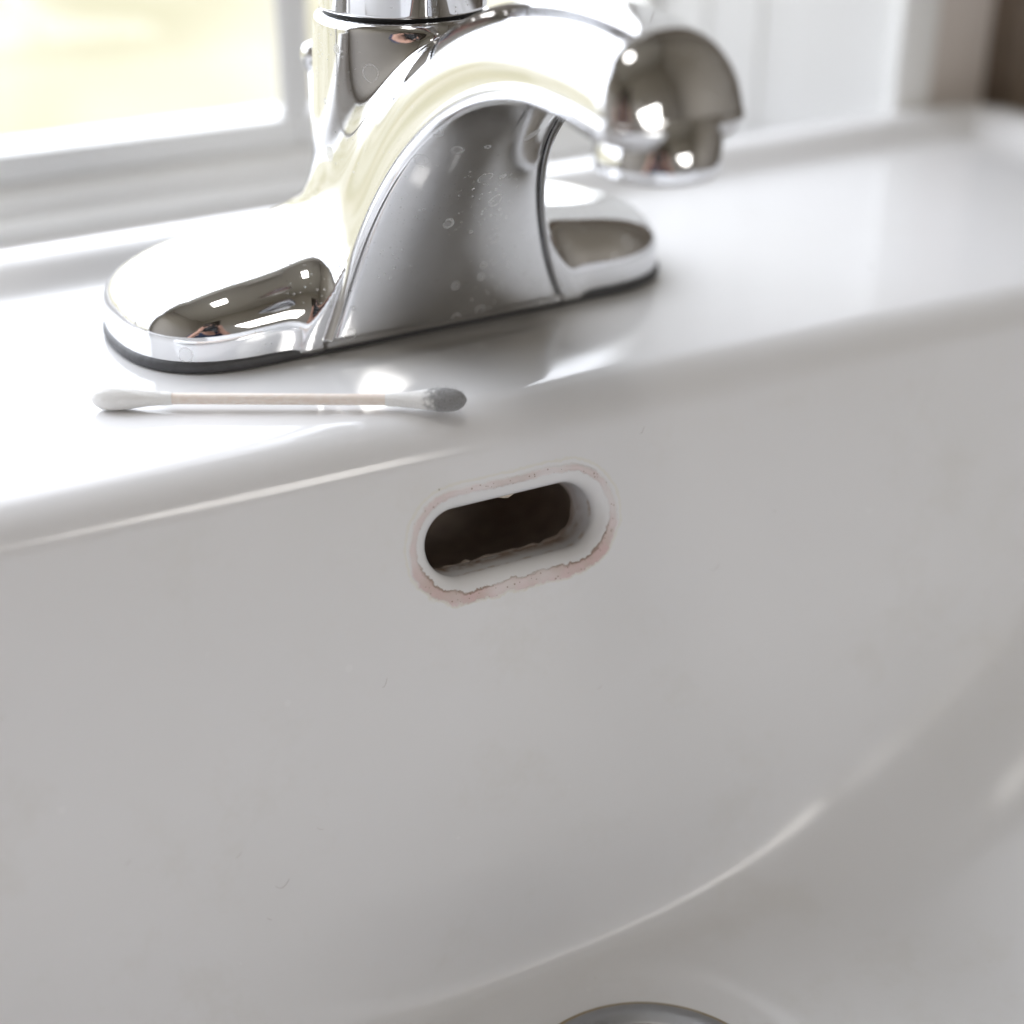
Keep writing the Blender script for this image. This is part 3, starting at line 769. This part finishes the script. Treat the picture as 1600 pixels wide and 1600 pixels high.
ZF, ZC, YR, XL, XR = -850, 1450, -1350, -1000, 760
def wallbox(name, lo, hi, mat):
    return struct(box(name, lo, hi, mat))
wallbox('wall_back_below', (XL, WY+2, ZF), (225.8, WY+27, -60.3), M_WWALL)
wallbox('wall_back_above', (XL, WY+2, WZ1+60.2), (225.8, WY+27, ZC), M_WWALL)
wallbox('wall_back_left', (XL, WY+2, -60), (WX0-60.2, WY+27, WZ1+60), M_WWALL)
def prism(name, plan, z0, z1, mat, parent=None):
    n = len(plan); V = [(x, y, z0) for x, y in plan]+[(x, y, z1) for x, y in plan]
    o = mesh_obj(name, V, [tuple(range(n)), tuple(range(n, 2*n))]+[(i, (i+1) % n, (i+1) % n+n, i+n) for i in range(n)], mat, parent, smooth=False)
    bm = bmesh.new(); bm.from_mesh(o.data); bmesh.ops.recalc_face_normals(bm, faces=bm.faces[:]); bm.to_mesh(o.data); bm.free(); return o
def rv(s_, d=0.): return (201+35*s_ + d*.94, 166-97*s_ + d*.34)     # along the slanted reveal, d = depth into the wall
prism('reveal_panel', [rv(-.02, -1.2), rv(.20, -1.2), rv(.21, -.2), rv(.42, -.2), rv(.43, .9), rv(.565, .9), rv(.575, -.4), rv(.985, -.4),
       (243.6, 69.2), (243.6, WY+27), (201, WY+27)], -60, WZ1+59, M_WPAINT, win)
wallbox('wall_reveal_below', (226, 69, ZF), (243.6, WY+27, -60.3), M_WWALL)
wallbox('wall_reveal_above', (226, 69, WZ1+60.2), (243.6, WY+27, ZC), M_WWALL)
trim = box('corner_trim', (226.2, 63.5, ZF+2), (243, 68.8, ZC-2), M_WPAINT, None, 1.5); tag(trim, 'white vertical trim board beside the taupe wall strip', 'trim')
wallbox('wall_taupe', (243.8, 72, ZF), (277, WY+27, ZC), M_TAUPE)
post = box('door_post', (277.3, 58, ZF+2), (350, WY+27, ZC-2), M_DARK, None, 3); tag(post, 'dark brown wooden post at the right edge of the picture', 'post')
wallbox('wall_back_far', (350.3, 72, ZF), (XR, WY+27, ZC), M_WALL)
wallbox('wall_left', (XL-60, YR, ZF), (XL, WY+27, ZC), M_WALL)
wallbox('wall_right', (XR, YR, ZF), (XR+60, WY+27, ZC), M_WALL)
wallbox('wall_front', (XL, YR-60, ZF), (XR, YR, ZC), M_WALL)
wallbox('floor', (XL, YR, ZF-50), (XR, WY+27, ZF), M_FLOOR)
wallbox('ceiling', (XL, YR, ZC), (XR, WY+27, ZC+50), M_CEIL)

# ------------------------------------------------------------------ the photographer, seen mirrored in the chrome
def skin_mesh(name, verts, edges, radii, mat, parent, root=0, sub=2):
    bm = bmesh.new(); lay = bm.verts.layers.skin.verify(); vs = [bm.verts.new(Vector(v)*MM) for v in verts]
    for a, b in edges: bm.edges.new((vs[a], vs[b]))
    for i, v in enumerate(vs):
        r = radii[i]; v[lay].radius = (r[0]*MM, r[1]*MM) if isinstance(r, tuple) else (r*MM, r*MM); v[lay].use_root = i == root
    me = bpy.data.meshes.new(name); bm.to_mesh(me); bm.free()
    o = bpy.data.objects.new(name, me); COL.objects.link(o); o.parent = parent
    m1 = o.modifiers.new('skin', 'SKIN'); m1.use_smooth_shade = True
    m2 = o.modifiers.new('sub', 'SUBSURF'); m2.levels = sub; m2.render_levels = sub
    me.materials.append(mat)
    return o
M_SKIN = simple('skin', (.56, .33, .25), .5, 0, 40, .06); M_SHIRT = simple('navy_cotton', (.035, .05, .10), .85, 0, 60, .15)
M_JEANS = simple('dark_denim', (.03, .04, .07), .9, 0, 80, .2); M_HAIR = simple('brown_hair', (.05, .03, .02), .6, 0, 200, .3)
M_BLACK = simple('black_plastic', (.02, .02, .022), .4)
back = -fw; C0 = Vector(CAM_C)
dev = C0 + back*105
pers = empty('person')
tag(pers, 'person in a navy shirt holding a black camera, mirrored in the faucet chrome', 'person')
hd = C0 + back*215 + Vector((0, 0, 28))
fwd_h = Vector((fw.x, fw.y, 0)).normalized(); rt = r0
neck = hd - fwd_h*55 + Vector((0, 0, -95)); chest = neck - fwd_h*55 + Vector((0, 0, -130)); belly = chest - fwd_h*70 + Vector((0, 0, -190)); pel = belly - fwd_h*20 + Vector((0, 0, -150))
V_ = [pel, belly, chest, neck, hd + Vector((0, 0, -30)), hd + fwd_h*8 + Vector((0, 0, 45))]; E_ = [(0, 1), (1, 2), (2, 3), (3, 4), (4, 5)]
R_ = [(135, 100), (125, 90), (140, 95), 52, (70, 78), (66, 74)]
def add(p, r, par):
    V_.append(p); R_.append(r); E_.append((par, len(V_)-1)); return len(V_)-1
for sd in (-1, 1):
    sh = add(chest + rt*sd*165 + Vector((0, 0, 75)), 52, 2)
    el = add(chest + rt*sd*235 + fwd_h*95 + Vector((0, 0, -95)), 40, sh)
    wr = add(dev + rt*sd*112 + Vector((0, 0, -62)) - fwd_h*30, 27, el)
    pm = add(dev + rt*sd*92 + Vector((0, 0, -22)) - fwd_h*8, (32, 18), wr)
    for k in range(4):                                     # four fingers curled round the camera's front
        b0 = add(dev + rt*sd*(88-2*k) + fwd_h*16 + Vector((0, 0, 26-19*k)), 10.5, pm)
        b1 = add(dev + rt*sd*(74+2*k) + fwd_h*38 + Vector((0, 0, 29-19*k)), 9.5, b0)
        add(dev + rt*sd*(52+4*abs(k-1)) + fwd_h*41 + Vector((0, 0, 28-18*k)), 8, b1)
    t0 = add(dev + rt*sd*78 - fwd_h*34 + Vector((0, 0, -12)), 12, pm); add(dev + rt*sd*58 - fwd_h*42 + Vector((0, 0, 12)), 9, t0)
    hp = add(pel + rt*sd*95 + Vector((0, 0, -70)), 88, 0); kn = add(pel + rt*sd*105 + fwd_h*40 + Vector((0, 0, -330)), 62, hp)
    an = add(Vector((pel.x, pel.y, ZF+90)) + rt*sd*110, 42, kn); add(Vector((pel.x, pel.y, ZF+32)) + rt*sd*115 + fwd_h*150, 34, an)
skin_mesh('body', V_, E_, R_, M_SKIN, pers, 0, 2)
Vs = [pel + Vector((0, 0, 30)), belly, chest, chest.lerp(neck, .72)]; Es = [(0, 1), (1, 2), (2, 3)]; Rs = [(150, 115), (140, 105), (155, 110), 68]
for sd in (-1, 1):
    a = chest + rt*sd*165 + Vector((0, 0, 75)); b_ = chest + rt*sd*235 + fwd_h*95 + Vector((0, 0, -95))
    Vs += [a, a.lerp(b_, .9)]; Rs += [66, 54]; n0 = len(Vs); Es += [(2, n0-2), (n0-2, n0-1)]
skin_mesh('shirt', Vs, Es, Rs, M_SHIRT, pers, 1, 2)
Vs = [pel]; Es = []; Rs = [(148, 112)]
for sd in (-1, 1):
    Vs += [pel + rt*sd*95 + Vector((0, 0, -70)), pel + rt*sd*105 + fwd_h*40 + Vector((0, 0, -330)), Vector((pel.x, pel.y, ZF+110)) + rt*sd*110]
    n0 = len(Vs); Rs += [100, 74, 60]; Es += [(0, n0-3), (n0-3, n0-2), (n0-2, n0-1)]
skin_mesh('trousers', Vs, Es, Rs, M_JEANS, pers, 0, 2)
def blob(name, c, rad, mat, parent, seg=20):
    a, b = np.meshgrid(np.linspace(0, np.pi, seg), np.linspace(0, 2*np.pi, seg*2, endpoint=False), indexing='ij')
    d = np.stack([np.sin(a)*np.cos(b), np.sin(a)*np.sin(b), np.cos(a)], -1).reshape(-1, 3)
    Mx = np.array([rt, fwd_h, Vector((0, 0, 1))])
    return mesh_obj(name, np.array(c)+(d*np.array(rad))@Mx, grid_faces(seg, seg*2, wrap_v=True), mat, parent)
blob('hair', hd - fwd_h*18 + Vector((0, 0, 52)), (78, 84, 72), M_HAIR, pers)
blob('nose', hd + fwd_h*84 + Vector((0, 0, 2)), (13, 18, 22), M_SKIN, pers, 12)
for sd in (-1, 1):
    blob('ear', hd + rt*sd*76 + Vector((0, 0, 8)), (9, 20, 31), M_SKIN, pers, 12)
    blob('eye', hd + fwd_h*70 + rt*sd*30 + Vector((0, 0, 26)), (13, 8, 7), M_BLACK, pers, 10)
blob('mouth', hd + fwd_h*72 + Vector((0, 0, -38)), (24, 8, 6), simple('lips', (.42, .17, .15), .5), pers, 10)
cm = empty('camera_device', tuple(dev)); tag(cm, 'black camera held up by the person, mirrored in the faucet chrome', 'camera')
def dbox(name, lo, hi):
    o = box(name, lo, hi, M_BLACK, None, 5); Mt = Matrix((rr, -uu, fw)).transposed().to_4x4(); Mt.translation = dev*MM; o.matrix_world = Mt; return o
b1 = dbox('camera_body', (-68, -42, -26), (68, 46, 26)); b2 = dbox('viewfinder_hump', (-26, -68, -22), (26, -41, 24))
ln = lathe('lens', [(36, 24), (38, 40), (38, 82), (34, 90), (30, 90), (26, 84), (.01, 82)], M_BLACK, None, (0, 0), 48); ln.matrix_world = b1.matrix_world.copy()
bpy.context.view_layer.update()
for o in (b1, b2, ln):
    mwo = o.matrix_world.copy(); o.parent = cm; o.matrix_parent_inverse = Matrix.Translation(-dev*MM)
    o.matrix_basis = mwo
# a dark door in the wall behind
dd = empty('door', (-420, YR+2, ZF)); tag(dd, 'dark brown panel door in the wall behind, mirrored in the faucet chrome', 'door'); dd.location = (0, 0, 0)
box('door_leaf', (-820, YR+1, ZF+3), (-330, YR+30, 1100), M_DOOR, dd, 4)
lathe('door_handle', [(.01, 0), (22, 2), (26, 12), (18, 26), (.01, 30)], M_CHROME2, dd, (0, 0), 24).matrix_world = Matrix.Translation(Vector((-390, YR+32, 60))*MM) @ Matrix.Rotation(-math.pi/2, 4, 'X')
